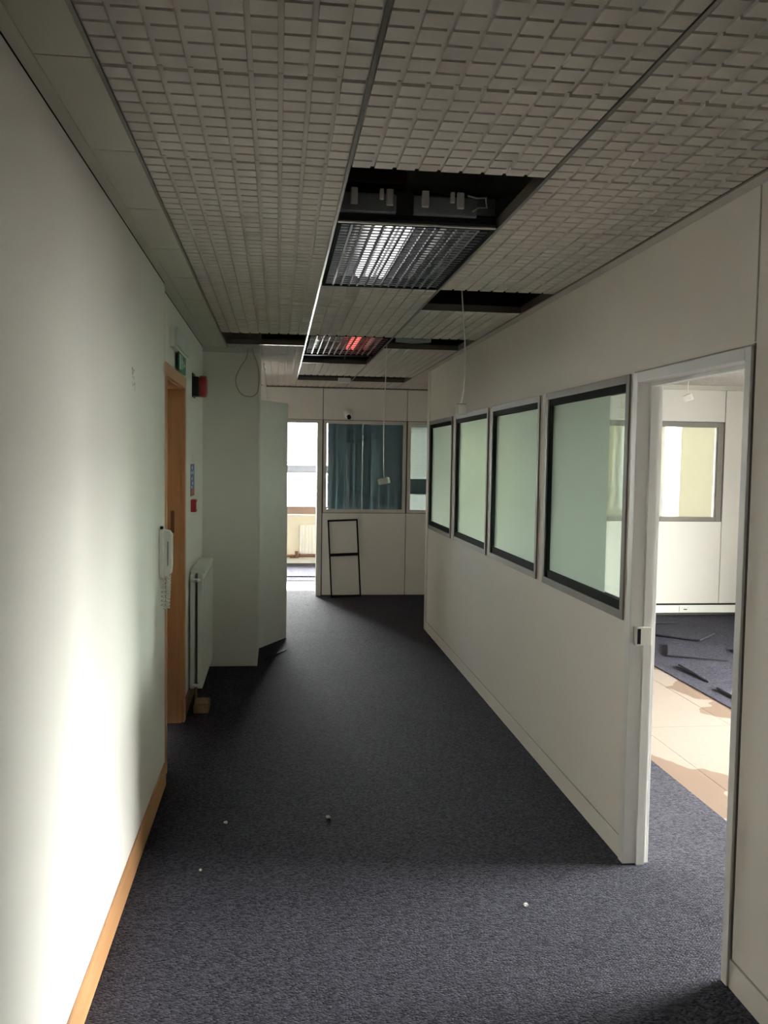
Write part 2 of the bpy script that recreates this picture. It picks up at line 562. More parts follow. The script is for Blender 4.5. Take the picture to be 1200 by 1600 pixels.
# ------------------------------------------------------------------ right partition with its four glazed openings and doorway
PW = [(3.617, 4.790), (4.912, 6.055), (6.155, 7.326), (7.462, 8.613)]
WZ0, WZ1 = 1.030, 2.080
OY0, OY1, OZ = 2.640, 3.572, 2.078
HS = [(a, b, WZ0, WZ1) for a, b in PW] + [(OY0, OY1, -1, OZ)]
wall_r = wall_x('wall_right', XR, XRB, -2.2, 8.74, 0, ZS, HS, M['partition'])
struct('wall_right_return', [(XRB, 1.95, 8.65, 8.74, 0, ZS), (1.95, 2.04, 8.65, YF, 0, ZS)], M['panel'])
struct('trim_2', [(XR - 0.006, XR, 8.622, 8.74, 0, ZC)], M['alu_light'])
struct('trim_3', [(XR - 0.002, XR, OY0 - 0.006, OY0 + 0.001, 2.09, ZC)], M['seam'])
struct('baseboard_right', [(XR - 0.006, XR, -2.2, OY0 - 0.004, 0, 0.092), (XR - 0.006, XR, OY1 + .004, 8.62, 0, 0.092)], M['partition'])
struct('baseboard_right_joint', [(XR - 0.0035, XR, -2.2, OY0 - 0.004, 0.092, 0.0965), (XR - 0.0035, XR, OY1 + .004, 8.62, 0.092, 0.0965)], M['seam'])

# door frame of the doorway (door leaf taken off)
d2 = empty('door_2', (XR, 3.1, 0), 'white steel frame of the open doorway in the right partition', 'doorway', kind='structure')
for (y0, y1) in ((OY0, 2.678), (3.520, OY1)):
    box('jamb', (XR - .012, XRB + .012, y0, y1, 0, OZ), M['jamb'], d2, bevel=0.003)
box('frame_head', (XR - .012, XRB + .012, 2.678, 3.520, 2.036, OZ), M['jamb'], d2, bevel=0.003)
for (y0, y1) in ((2.678, 2.692), (3.506, 3.520)):
    box('door_stop', (1.525, 1.560, y0, y1, 0, 2.022), M['jamb'], d2)
box('door_stop', (1.525, 1.560, 2.678, 3.520, 2.022, 2.036), M['jamb'], d2)
box('shadow_gap', (XR - .003, XR + .002, 2.632, OY0, 0, 2.086), M['joint'], d2)
box('shadow_gap', (XR - .003, XR + .002, 2.632, OY1 + .006, OZ, 2.084), M['seam'], d2)
keep = empty('lock_keep', (1.50, 3.512, 1.02), 'white electric lock keep with a dark slot on the doorway jamb', 'lock keep')
box('keep_body', (1.487, 1.556, 3.492, 3.5195, 0.945, 1.022), M['plastic'], keep, bevel=0.003)
box('keep_slot', (1.492, 1.506, 3.4905, 3.494, 0.952, 1.016), M['black'], keep)


def glazed(n, y0, y1, label, split=None):
    """partition light: grey frame, deep black gasket reveal, double glazing with frosted film"""
    r = empty('window_%d' % n, (XR, (y0 + y1) / 2, WZ0), label, 'window', kind='structure')
    t = 0.036
    for side, (xa, xb) in (('front', (XR - .008, XR + .014)), ('rear', (XRB - .014, XRB + .008))):
        for b in ((xa, xb, y0, y0 + t, WZ0, WZ1), (xa, xb, y1 - t, y1, WZ0, WZ1),
                  (xa, xb, y0 + t, y1 - t, WZ0, WZ0 + t), (xa, xb, y0 + t, y1 - t, WZ1 - t, WZ1)):
            box('window_frame', b, M['alu'] if side == 'front' else M['alu_light'], r, bevel=0.002)
    g = 0.058
    xa, xb = XR + .0005, XR + .032
    for b in ((xa, xb, y0 + .004, y0 + g, WZ0 + .004, WZ1 - .004), (xa, xb, y1 - g, y1 - .004, WZ0 + .004, WZ1 - .004),
              (xa, xb, y0 + g, y1 - g, WZ0 + .004, WZ0 + g + .018), (xa, xb, y0 + g, y1 - g, WZ1 - g - .012, WZ1 - .004)):
        box('gasket', b, M['gasket'], r)
    a, b_ = y0 + .046, y1 - .046
    xg = XR + .020
    box('glass_pane', (xg, xg + .004, a, b_, WZ0 + .046, WZ1 - .046), M['glass'], r)
    xg2 = XRB - .024
    box('glass_pane', (xg2, xg2 + .004, a, b_, WZ0 + .03, WZ1 - .03), M['glass'], r)
    f0 = a if split is None else split
    bm = bmesh.new()                                    # the film is one sheet stuck on the glass, facing the corridor
    cx, cy, cz = r.location
    bm.faces.new([bm.verts.new((xg - .001 - cx, yy - cy, zz - cz)) for yy, zz in ((f0, WZ0 + .046), (f0, WZ1 - .046), (b_, WZ1 - .046), (b_, WZ0 + .046))])
    fm = bpy.data.meshes.new('frosted_film')
    bm.normal_update()
    bm.to_mesh(fm)
    bm.free()
    fm.materials.append(M['film'])
    fo = bpy.data.objects.new('frosted_film', fm)
    COL.objects.link(fo)
    fo.parent = r
    return r


glazed(1, PW[3][0], PW[3][1], 'frosted partition window farthest along the corridor, nearest the far wall')
glazed(2, PW[2][0], PW[2][1], 'second farthest frosted partition window on the right')
glazed(3, PW[1][0], PW[1][1], 'frosted partition window next to the one with a clear strip')
glazed(4, PW[0][0], PW[0][1], 'nearest partition window, frosted with a clear strip beside the doorway', split=3.90)

# ------------------------------------------------------------------ far wall with panels, window, blind window and doorway
FD0, FD1, FDZ = -0.35, 0.476, 2.130
W1 = (0.556, 1.578, 1.036, 2.168)
W2 = (1.596, 1.950, 1.036, 2.168)
wall_f = wall_y('wall_far', YF + .012, YF + .11, -0.80, 2.04, 0, ZS,
                [(FD0 - .06, FD1 + .06, -1, FDZ + .04), W1, W2], M['joint'])
for b in ((-0.60, 0.541, 2.176, ZC), (0.550, 1.583, 2.176, ZC), (1.591, 1.95, 2.176, ZC),
          (0.550, 1.583, 0.012, 1.028), (1.591, 1.95, 0.012, 1.028)):
    box('wall_panel', (b[0], b[1], YF, YF + .013, b[2], b[3]), M['panel'], wall_f)
box('wall_panel', (-0.60, FD0 - .063, YF, YF + .013, 0.012, 2.168), M['panel'], wall_f)
d3 = empty('door_3', (0.06, YF, 0), 'timber lined doorway in the far wall opening onto a bright room', 'doorway', kind='structure')
for (x0, x1) in ((FD0 - .06, FD0), (FD1, FD1 + .062)):
    box('jamb', (x0, x1, YF - .010, YF + .12, 0, FDZ + .04), M['alu_light'], d3, bevel=0.003)
box('frame_head', (FD0, FD1, YF - .010, YF + .12, FDZ, FDZ + .04), M['alu_light'], d3, bevel=0.003)


def far_window(n, b, label, extra=None):
    r = empty('window_%d' % n, ((b[0] + b[1]) / 2, YF, b[2]), label, 'window', kind='structure')
    t = 0.040
    ya, yb = YF - .008, YF + .05
    for q in ((b[0], b[0] + t, b[2], b[3]), (b[1] - t, b[1], b[2], b[3]), (b[0] + t, b[1] - t, b[2], b[2] + t), (b[0] + t, b[1] - t, b[3] - t, b[3])):
        box('window_frame', (q[0], q[1], ya, yb, q[2], q[3]), M['alu_light'], r, bevel=0.002)
    box('glass_pane', (b[0] + t, b[1] - t, YF + .016, YF + .021, b[2] + t, b[3] - t), M['glass_dark'], r)
    return r


far_window(5, W1, 'dark reflecting window in the far wall above the leaning frame')
far_window(6, W2, 'narrow far wall window with a white slatted blind')

vb = empty('vertical_blind', (1.07, YF + .09, 1.08), 'closed slate grey vertical blind behind the dark far window', 'blind')
box('headrail', (0.600, 1.536, YF + .07, YF + .108, 2.14, 2.160), M['blind_dark'], vb)
xs = 0.610
gaps = (0.0035, 0.0, 0.0, 0.0045, 0.0, 0.0, 0.0, 0.0, 0.0)
for i in range(9):
    wd = 0.107
    box('blind_slat', (xs, xs + wd + 0.003, YF + .078 + (i % 2) * .008, YF + .080 + (i % 2) * .008, 1.046, 2.14), M['blind_dark'], vb)
    xs += wd + gaps[i]

ven = empty('slatted_blind', (1.77, YF + .07, 1.08), 'white horizontal slatted blind behind the narrow far window', 'blind')
bm = bmesh.new()
z = 1.060
while z < 2.125:
    if not (1.285 < z < 1.452):
        th = 0.55
        y = 0.0
        for s in (0,):
            v = [bm.verts.new((x, y + dy, z - 1.08 + dz)) for x, dy, dz in ((-0.135, -.0065, -.0105), (0.175, -.0065, -.0105), (0.175, .0065, .0105), (-0.135, .0065, .0105))]
            bm.faces.new(v)
    z += 0.0215
slats = link('blind_slats', bm, M['blind_white'], ven, kind='stuff')
md = slats.modifiers.new('thick', 'SOLIDIFY')
md.thickness = 0.0012
box('gap_backing', (1.636, 1.946, YF + .066, YF + .070, 1.272, 1.462), M['band'], ven)  # backing added to fill the slat gap with a dim grey tone
box('headrail', (1.636, 1.946, YF + .055, YF + .085, 2.105, 2.128), M['blind_white'], ven)

# ------------------------------------------------------------------ room behind the far wall
struct('wall_far_room_side', [(-4.2, -4.0, YF, 14.5, 0, ZS), (2.04, 2.20, YF, 14.5, 0, ZS), (-4.0, -0.8, YF - .1, YF + .1, 0, ZS)], M['cream'])
wall_y('wall_far_room_end', YW, YW + .25, -4.2, 2.2, 0, ZS, [WIN_F], M['cream'])
struct('ceiling_far_room', [(-4.0, 2.04, YF + .11, YW, 2.60, 2.66)], M['border'])
wf = empty('window_7', (0, YW, WIN_F[2]), 'bright window seen through the far doorway above a radiator', 'window', kind='structure')
for b in ((WIN_F[0], WIN_F[0] + .06, WIN_F[2], WIN_F[3]), (WIN_F[1] - .06, WIN_F[1], WIN_F[2], WIN_F[3]),
          (WIN_F[0] + .06, WIN_F[1] - .06, WIN_F[2], WIN_F[2] + .035), (WIN_F[0] + .06, WIN_F[1] - .06, WIN_F[3] - .06, WIN_F[3])):
    box('window_frame', (b[0], b[1], YW + .02, YW + .09, b[2], b[3]), M['winframe'], wf, bevel=0.004)
box('transom', (WIN_F[0] + .06, WIN_F[1] - .06, YW + .02, YW + .09, 1.455, 1.585), M['winframe'], wf, bevel=0.004)
box('glass_pane', (WIN_F[0] + .06, WIN_F[1] - .06, YW + .05, YW + .056, WIN_F[2] + .035, 1.455), M['glass'], wf)
box('glass_pane', (WIN_F[0] + .06, WIN_F[1] - .06, YW + .05, YW + .056, 1.585, WIN_F[3] - .06), M['glass'], wf)
box('window_sill', (WIN_F[0] - .05, WIN_F[1] + .05, YW - .16, YW + .02, 0.775, 0.80), M['white'], wf, bevel=0.004)
box('sill_upstand', (WIN_F[0], WIN_F[1], YW - .10, YW + .02, 0.80, 0.925), M['sill'], wf)
box('baseboard_far_room', (-4.0, 2.04, YW - .016, YW, 0, 0.09), M['white'], kind='structure')


def panel_radiator(label, x0, x1, y0, y1, z0, z1, along, ribs):
    """pressed steel panel radiator; along = 'x' or 'y' is the long direction"""
    r = empty('radiator', ((x0 + x1) / 2, (y0 + y1) / 2, z0), label, 'radiator')
    bm = bmesh.new()
    n = ribs * 4
    prof = []
    for i in range(n + 1):
        s = i / n
        d = 0.008 if (i % 4) in (1, 2) else 0.0
        prof.append((s, d))
    for (p, q) in zip(prof, prof[1:]):
        pass
    lo = (x0, y0) if along == 'x' else (y0, x0)
    hi = (x1, y1) if along == 'x' else (y1, x1)
    L = hi[0] - lo[0]
    cx, cy, cz = r.location
    front, back = [], []
    for s, d in prof:
        a = lo[0] + s * L
        fpos = (a, lo[1] + d) if along == 'x' else (hi[1] - d, a)
        bpos = (a, lo[1] + .03) if along == 'x' else (hi[1] - .03, a)
        front.append([bm.verts.new((fpos[0] - cx, fpos[1] - cy, zz - cz)) for zz in (z0, z1)])
        back.append([bm.verts.new((bpos[0] - cx, bpos[1] - cy, zz - cz)) for zz in (z0, z1)])
    for i in range(n):
        bm.faces.new((front[i][0], front[i + 1][0], front[i + 1][1], front[i][1]))
        bm.faces.new((back[i][1], back[i + 1][1], back[i + 1][0], back[i][0]))
        bm.faces.new((front[i][1], front[i + 1][1], back[i + 1][1], back[i][1]))
        bm.faces.new((front[i][0], back[i][0], back[i + 1][0], front[i + 1][0]))
    for i in (0, n):
        bm.faces.new((front[i][0], front[i][1], back[i][1], back[i][0]))
    link('front_panel', bm, M['radiator'], r)
    return r


fr_ = panel_radiator('white ribbed radiator under the bright window beyond the far doorway', 0.36, 1.10, YW - .115, YW - .02, 0.165, 0.625, 'x', 14)
box('back_panel', (0.36, 1.10, YW - .06, YW - .025, 0.18, 0.61), M['radiator'], fr_)
tube('feed_pipe', [(0.20, YW - .05, 0.10), (0.34, YW - .05, 0.10), (0.36, YW - .05, 0.13), (0.37, YW - .05, 0.19)], 0.011, M['copper'], fr_)
box('valve', (0.285, 0.335, YW - .075, YW - .03, 0.09, 0.20), M['copper'], fr_, bevel=0.006)
tube('pipe_run', [(-1.2, YW - .03, 0.125), (1.9, YW - .03, 0.125)], 0.022, M['copper'], fr_)
lt = box('loose_carpet_tile', (-0.15, 0.85, 12.62, 13.12, 0.001, 0.014), M['carpet'])
tag(lt, 'loose grey carpet tile lying in the bright far room', 'carpet tile')

# ------------------------------------------------------------------ room on the right and the room behind it
BW = (2.9, 4.940, 1.062, 2.165)
wall_b = wall_y('wall_room_end', YB + .012, YB + .10, 2.04, XE, 0, ZS, [BW], M['joint'])
for b in ((2.04, 4.955, 2.172, 2.62), (2.04, 4.955, 0.135, 1.056), (2.04, BW[0] - .004, 1.06, 2.168), (4.963, XE, 0.135, 2.62)):
    box('wall_panel', (b[0], b[1], YB, YB + .013, b[2], b[3]), M['panel'], wall_b)
box('trim_4', (2.04, XE, YB - .03, YB, 2.52, 2.571), M['border'], kind='structure')
wb = empty('window_8', (3.9, YB, BW[2]), 'internal window in the end wall of the room on the right', 'window', kind='structure')
for q in ((BW[0], BW[0] + .045, BW[2], BW[3]), (BW[1] - .065, BW[1], BW[2], BW[3]), (BW[0] + .045, BW[1] - .065, BW[2], BW[2] + .045), (BW[0] + .045, BW[1] - .065, BW[3] - .055, BW[3])):
    box('window_frame', (q[0], q[1], YB - .010, YB + .06, q[2], q[3]), M['alu'], wb, bevel=0.003)
box('glass_pane', (BW[0] + .045, BW[1] - .065, YB + .03, YB + .035, BW[2] + .045, BW[3] - .055), M['glass'], wb)
box('frame_bead', (BW[1] - .082, BW[1] - .065, YB + .012, YB + .03, BW[2] + .045, BW[3] - .055), M['white'], wb)
trk = empty('dado_trunking', (4.3, YB, 0.03), 'white skirting trunking with a socket along the end wall of the right room', 'trunking')
box('trunking_body', (2.04, XE, YB - .045, YB, 0.035, 0.118), M['plastic'], trk, bevel=0.004)
box('trunking_gap', (2.04, XE, YB - .02, YB + .004, 0.118, 0.134), M['black'], trk)
sk = box('socket', (4.47, 4.60, YB - .056, YB - .045, 0.045, 0.11), M['white'], trk, bevel=0.003)
box('socket_hole', (4.52, 4.56, YB - .058, YB - .0555, 0.07, 0.08), M['black'], trk)
wall_x('wall_outside', XE, XE + .62, -2.4, 14.7, 0, ZS, [WIN_R], M['white'])
struct('wall_back_room_side', [(5.40, 5.50, YB + .10, 12.6, 0, 2.60)], M['cream'])
struct('wall_room_near', [(XRB, XE, -2.4, -2.2, 0, ZS)], M['wall'])
wall_y('wall_back_room_end', 12.6, 12.8, 2.2, 5.5, 0, ZS, [WIN_B], M['cream'])
struct('ceiling_back_room', [(2.2, XE, YB + .10, 12.6, 2.60, 2.66)], M['border'])


def outside_window(n, wn, label):
    r = empty('window_%d' % n, (XE, (wn[0] + wn[1]) / 2, wn[2]), label, 'window', kind='structure')
    t = .05
    mids = [wn[0] + (wn[1] - wn[0]) * k / 3 for k in (1, 2)]
    for q in ((wn[0], wn[0] + t, wn[2], wn[3]), (wn[1] - t, wn[1], wn[2], wn[3])):
        box('window_frame', (XE + .10, XE + .16, q[0], q[1], q[2], q[3]), M['winframe'], r)
    for q in ((wn[2], wn[2] + t), (wn[3] - t, wn[3])):
        box('window_frame', (XE + .10, XE + .16, wn[0] + t, wn[1] - t, q[0], q[1]), M['winframe'], r)
    for mm in mids:
        box('mullion', (XE + .105, XE + .155, mm - t / 2, mm + t / 2, wn[2] + t, wn[3] - t), M['winframe'], r)
    ed = [wn[0] + t] + [v for mm in mids for v in (mm - t / 2, mm + t / 2)] + [wn[1] - t]
    for a, b in zip(ed[::2], ed[1::2]):
        box('glass_pane', (XE + .128, XE + .133, a, b, wn[2] + t, wn[3] - t), M['glass'], r)


outside_window(9, WIN_R, 'outside window lighting the room on the right')
r10 = empty('window_10', (3.4, 12.6, WIN_B[2]), 'outside window lighting the room behind the end wall', 'window', kind='structure')
for q in ((WIN_B[0], WIN_B[0] + .05, WIN_B[2], WIN_B[3]), (WIN_B[1] - .05, WIN_B[1], WIN_B[2], WIN_B[3]), (WIN_B[0] + .05, WIN_B[1] - .05, WIN_B[2], WIN_B[2] + .05), (WIN_B[0] + .05, WIN_B[1] - .05, WIN_B[3] - .05, WIN_B[3])):
    box('window_frame', (q[0], q[1], 12.68, 12.74, q[2], q[3]), M['winframe'], r10)
box('glass_pane', (WIN_B[0] + .05, WIN_B[1] - .05, 12.70, 12.705, WIN_B[2] + .05, WIN_B[3] - .05), M['glass'], r10)
struct('sky_blocking_building', [(XE + 24, XE + 36, -40, 60, -3.5, 5.0)], M['ground'])  # unseen block added to cut off the low sky
struct('ground_outside', [(-120, 120, -120, 120, -3.6, -3.5)], M['ground'])

# loose carpet tiles on the floor of the right room
def carpet_tile(label, x, y, rot, zs, size=0.5):
    """square tile about its corner; zs = lift of its four corners (curl)"""
    r = empty('loose_carpet_tile', (x, y, 0), label, 'carpet tile', 'loose carpet tiles in the right room')
    r.rotation_euler = (0, 0, rot)
    bm = bmesh.new()
    n = 6
    top, bot = {}, {}
    for i in range(n + 1):
        for j in range(n + 1):
            u, v = i / n, j / n
            z = (zs[0] * (1 - u) * (1 - v)) + zs[1] * u * (1 - v) + zs[2] * u * v + zs[3] * (1 - u) * v
            zc = max(0.0, z) + 0.003 * math.sin(u * 5 + v * 3) ** 2
            top[i, j] = bm.verts.new((u * size, v * size, zc + 0.012))
            bot[i, j] = bm.verts.new((u * size, v * size, zc + 0.0085))
    for i in range(n):
        for j in range(n):
            bm.faces.new((top[i, j], top[i + 1, j], top[i + 1, j + 1], top[i, j + 1]))
    rim = [(i, 0) for i in range(n)] + [(n, j) for j in range(n)] + [(i, n) for i in range(n, 0, -1)] + [(0, j) for j in range(n, 0, -1)]
    for a, b in zip(rim, rim[1:] + rim[:1]):
        bm.faces.new((top[a], bot[a], bot[b], top[b]))
    for i in range(n):
        for j in range(n):
            bm.faces.new((bot[i, j], bot[i, j + 1], bot[i + 1, j + 1], bot[i + 1, j]))
    link('pile', bm, M['carpet'], r)
    bm = bmesh.new()
    k = [(0, 0), (1, 0), (1, 1), (0, 1)]
    vt = [bm.verts.new((-0.002 + a * (size + .004), -0.002 + b * (size + .004), zs[q] + 0.0085)) for q, (a, b) in enumerate(k)]
    vb_ = [bm.verts.new((-0.002 + a * (size + .004), -0.002 + b * (size + .004), zs[q] * 0.9 + 0.001)) for q, (a, b) in enumerate(k)]
    bm.faces.new(vt)
    bm.faces.new(vb_[::-1])
    for a in range(4):
        bm.faces.new((vt[a], vb_[a], vb_[(a + 1) % 4], vt[(a + 1) % 4]))
    link('backing', bm, M['carpet_back'], r)
    return r


carpet_tile('loose carpet tile lying nearest the bare floor strip, squarely along its edge', 3.31, 5.75, 0.0, (0, 0, 0, .01))
carpet_tile('loose carpet tile with a lifted far edge, second from the doorway', 3.352, 6.462, 0.02, (0, .004, .03, .02))
carpet_tile('skewed loose carpet tile in the middle of the scattered tiles', 3.43, 7.36, -0.42, (.012, .004, .02, .02))
carpet_tile('loose carpet tile turned on its corner, farthest from the doorway', 3.66, 8.30, -0.75, (.015, .01, .0, .0))
carpet_tile('loose carpet tile behind the others, close to the right doorway jamb', 4.14, 7.05, -0.06, (.02, .03, .0, .035))
carpet_tile('carpet tile with a curled corner below the socket trunking', 3.83, 8.86, 0.10, (.012, 0, 0, 0), size=0.42)

# ------------------------------------------------------------------ ceilings
P = 0.608
TX = [-0.405 + P * k for k in range(4)]          # main runners
GY = 2.69                                        # a cross joint


def tile_mesh(size, n):
    """mineral tile pressed into n x n raised pads with sunk channels"""
    bm = bmesh.new()
    h = size / 2
    base = 0.018
    bm_box(bm, -h, h, -h, h, base, base + 0.012)
    p = size / n
    g = 0.0068
    c = 0.0026
    for i in range(n + 1):
        xm = -h + i * p
        bm_box(bm, max(-h, xm - g - .001), min(h, xm + g + .001), -h, h, 0.0075, base + .001)
    for i in range(n):
        for j in range(n):
            x0, x1 = -h + i * p + g, -h + (i + 1) * p - g
            y0, y1 = -h + j * p + g * 0.85, -h + (j + 1) * p - g * 0.85
            a = [bm.verts.new(q) for q in ((x0 - c, y0 - c, base), (x1 + c, y0 - c, base), (x1 + c, y1 + c, base), (x0 - c, y1 + c, base))]
            b = [bm.verts.new(q) for q in ((x0, y0, 0), (x1, y0, 0), (x1, y1, 0), (x0, y1, 0))]
            bm.faces.new(b[::-1])
            for k in range(4):
                bm.faces.new((a[k], a[(k + 1) % 4], b[(k + 1) % 4], b[k]))
    bmesh.ops.recalc_face_normals(bm, faces=bm.faces)
    me = bpy.data.meshes.new('pressed_ceiling_tile')
    bm.to_mesh(me)
    bm.free()
    me.materials.append(M['tile'])
    return me


TILE = tile_mesh(P - 0.005, 9)
ceil = struct('ceiling', [(-0.8, XRB, -2.2, GY - 4 * P, ZC + .002, ZC + .03),
                          (-0.8, -0.405 - .012, 8.05, YF + .05, ZC + .002, ZC + .03),
                          (1.93, 2.04, 8.74, YF, ZC + .002, ZC + .03)], M['border'])


def put_tile(cx, cy, sx=1.0, sy=1.0, parent=ceil, z=ZC):
    o = bpy.data.objects.new('ceiling_tile', TILE)
    COL.objects.link(o)
    o.location = (cx, cy, z)
    o.scale = (sx, sy, 1)
    o.parent = parent
    return o


rows = list(range(-4, 14))
OPEN = {(1, 0), (2, 3), (0, 6), (2, 6), (1, 1), (1, 2), (1, 6), (1, 7), (1, 8), (1, 11), (2, 11)}
for k in rows:
    y0, y1 = GY + k * P, min(GY + (k + 1) * P, YF)
    for c in range(3):
        if (c, k) in OPEN:
            continue
        put_tile((TX[c] + TX[c + 1]) / 2, (y0 + y1) / 2, sy=(y1 - y0 - .002) / P)
    if y0 > 8.5:                                     # beyond the end of the partition
        put_tile(TX[3] + P / 2 - .05, (y0 + y1) / 2, sx=0.83, sy=(y1 - y0 - .002) / P)
    else:
        o = box('edge_tile', (TX[3] + .004, XR, y0 + .001, y1 - .001, ZC + .002, ZC + .014), M['tile'], ceil)
# plain narrow tiles along the left wall
y = 2.05 - 0.6 * 6
while y < 7.2:
    box('border_tile', (XL + .042, TX[0] - .006, y + .0025, min(y + .5975, 7.22), ZC, ZC + .014), M['border'], ceil)
    y += 0.6
box('wall_angle', (XL + .006, XL + .042, -1.55, 4.60, ZC - .004, ZC + .010), M['border'], ceil)
box('wall_angle', (XD + .006, XL + .042, 4.60, 7.22, ZC - .004, ZC + .010), M['border'], ceil)
box('wall_gap', (XL, XL + .006, -1.55, 4.60, ZC - .002, ZC + .004), M['black'], ceil)
box('wall_gap', (XD, XD + .006, 4.675, 7.22, ZC - .002, ZC + .004), M['black'], ceil)
box('wall_angle', (XD, -0.155, 7.196, 7.22, ZC - .035, ZC), M['border'], ceil)
box('wall_angle', (-0.155, 1.93, YF - .020, YF, ZC - .016, ZC + .004), M['tee'], ceil)
for i, x in enumerate(TX):
    w_ = .010
    box('tee_bar', (x - w_ / 2, x + w_ / 2, GY - 4 * P, YF, ZC - .0015, ZC + .004), M['tee'], ceil)
    box('tee_web', (x - .002, x + .002, GY - 4 * P, YF, ZC + .004, ZC + .045), M['tee'], ceil)


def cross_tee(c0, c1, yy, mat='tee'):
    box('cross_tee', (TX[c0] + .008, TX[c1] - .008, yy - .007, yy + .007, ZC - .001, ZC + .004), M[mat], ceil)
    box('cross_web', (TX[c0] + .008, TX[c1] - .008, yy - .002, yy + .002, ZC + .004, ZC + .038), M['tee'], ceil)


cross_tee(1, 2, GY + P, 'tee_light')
for (c, k) in ((2, 4), (0, 7), (2, 7), (1, 8), (1, 9), (1, 12), (2, 12)):
    cross_tee(c, c + 1, GY + k * P)
# void linings against leaks; their dark colour puts shade into the ceiling holes
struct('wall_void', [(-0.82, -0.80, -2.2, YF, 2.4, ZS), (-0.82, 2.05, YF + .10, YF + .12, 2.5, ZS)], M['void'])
struct('void_shade_lining', [(XR - .012, XR - .002, -2.1, 8.7, ZC + .02, ZS - .01), (XL + .002, XL + .012, -2.1, 7.2, ZC + .02, ZS - .01)], M['void'])  # dark sheets added on both sides to blacken the ceiling holes
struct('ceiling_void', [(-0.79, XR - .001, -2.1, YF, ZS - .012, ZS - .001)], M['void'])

# ceiling of the room on the right
ceil_r = struct('ceiling_right_room', [(XRB, XE, -2.2, YB, ZC + .014, ZC + .06)], M['border'])
for i in range(7):
    for j in range(9):
        x, yy = 2.02 + i * P, YB - P / 2 - j * P
        if x < XE - .3:
            put_tile(x, yy, parent=ceil_r)
struct('trim_5', [(2.3, XE, 6.62, 6.66, ZC - .012, ZC)], M['tee'])


# ------------------------------------------------------------------ ceiling lights with louvres
def luminaire(label, y0, y1, nx, ny, lamps, housing_end=False):
    x0, x1 = TX[1] + .010, TX[2] - .010
    r = empty('louvre_light', ((x0 + x1) / 2, (y0 + y1) / 2, ZC), label, 'ceiling light', 'louvred ceiling lights')
    t = .014
    for b in ((x0, x0 + t, y0, y1), (x1 - t, x1, y0, y1), (x0 + t, x1 - t, y0, y0 + t), (x0 + t, x1 - t, y1 - t, y1)):
        box('light_frame', (b[0], b[1], b[2], b[3], ZC - .001, ZC + .05), M['gasket'], r)
    # housing: top and four sides
    bm = bmesh.new()
    cx, cy, cz = r.location
    for b in ((x0, x1, y0, y1, ZC + .11, ZC + .113), (x0 - .001, x0 + .001, y0, y1, ZC + .05, ZC + .11), (x1 - .001, x1 + .001, y0, y1, ZC + .05, ZC + .11),
              (x0, x1, y0 - .001, y0 + .001, ZC + .05, ZC + .11), (x0, x1, y1 - .001, y1 + .001, ZC + .05, ZC + .11)):
        bm_box(bm, b[0] - cx, b[1] - cx, b[2] - cy, b[3] - cy, b[4] - cz, b[5] - cz)
    link('housing', bm, M['reflector'], r)
    hx0, hx1, hy0, hy1 = x0 + t, x1 - t, y0 + t, y1 - t
    z0, z1 = ZC + .001, ZC + .0065
    for i in range(1, nx):
        xx = hx0 + (hx1 - hx0) * i / nx
        box('louvre_blade', (xx - .0045, xx + .0045, hy0, hy1, z0, z1 + .004), M['louvre'], r)
    for j in range(1, ny):
        yy = hy0 + (hy1 - hy0) * j / ny
        box('cross_blade', (hx0, hx1, yy - .0035, yy + .0035, z0 + .0005, z1 - .001), M['louvre'], r)
    for (xx, m) in lamps:
        tube('lamp_tube', [(xx, y0 + .05, ZC + .055), (xx, y1 - .05, ZC + .055)], .019, M[m], r, n=12)
    return r


l1 = luminaire('long louvred ceiling light with a bright white streak, nearest the camera', GY + P + .010, GY + 3 * P - .004, 14, 26,
               [(0.29, 'lamp_off'), (0.395, 'streak_glow'), (0.445, 'streak_glow'), (0.500, 'streak_glow'), (0.66, 'lamp_off')])
l2 = luminaire('farther louvred ceiling light glowing red', GY + 6 * P + .004, GY + 7.9 * P, 12, 10,
               [(0.30, 'lamp_off'), (0.575, 'lamp_red'), (0.62, 'lamp_red'), (0.72, 'lamp_off')])
# gear visible in the open cell next to the first light
gear = empty('lamp_gear_tray', (0.51, 3.27, 2.60), 'grey lamp gear tray with pale lamp holders inside the nearest ceiling hole', 'gear tray')
ye = GY + P - .03
box('tray_end', (0.215, 0.42, ye - .02, ye + .02, 2.600, 2.665), M['steel'], gear, bevel=.004)
box('tray_end', (0.485, 0.72, ye - .02, ye + .02, 2.600, 2.665), M['steel'], gear, bevel=.004)
box('tray_centre', (0.42, 0.485, ye - .005, ye + .02, 2.60, 2.68), M['void'], gear)
box('tray_rail', (0.215, 0.795, ye + .005, ye + .03, 2.580, 2.600), M['black'], gear)
for xx, s in ((0.265, 1), (0.365, .6), (0.395, 1), (0.525, 1), (0.625, .6), (0.655, 1)):
    box('lamp_holder', (xx - .013 * s, xx + .013 * s, ye - .040, ye - .021, 2.672 - .05 * s, 2.680), M['alu_light'], gear, bevel=.005)
tube('flex', [(0.68, ye - .04, 2.668), (0.71, ye - .06, 2.655), (0.745, ye - .05, 2.662), (0.76, ye + .0, 2.64), (0.72, ye - .03, 2.63), (0.70, ye - .03, 2.615)], .0035, M['cable'], gear)
ip = empty('insulated_pipe', (0.6, 3.2, 2.86), 'lagged green grey pipe crossing above the nearest ceiling hole', 'pipe')
pts = [(0.50 + .09 * k, 3.60 + .012 * math.sin(k * 2.1), 2.84 + .01 * math.sin(k * 1.3)) for k in range(11)]
tube('lagging', pts, [.062 + .008 * math.sin(k * 3.7) for k in range(11)], M['insul'], ip, n=14)
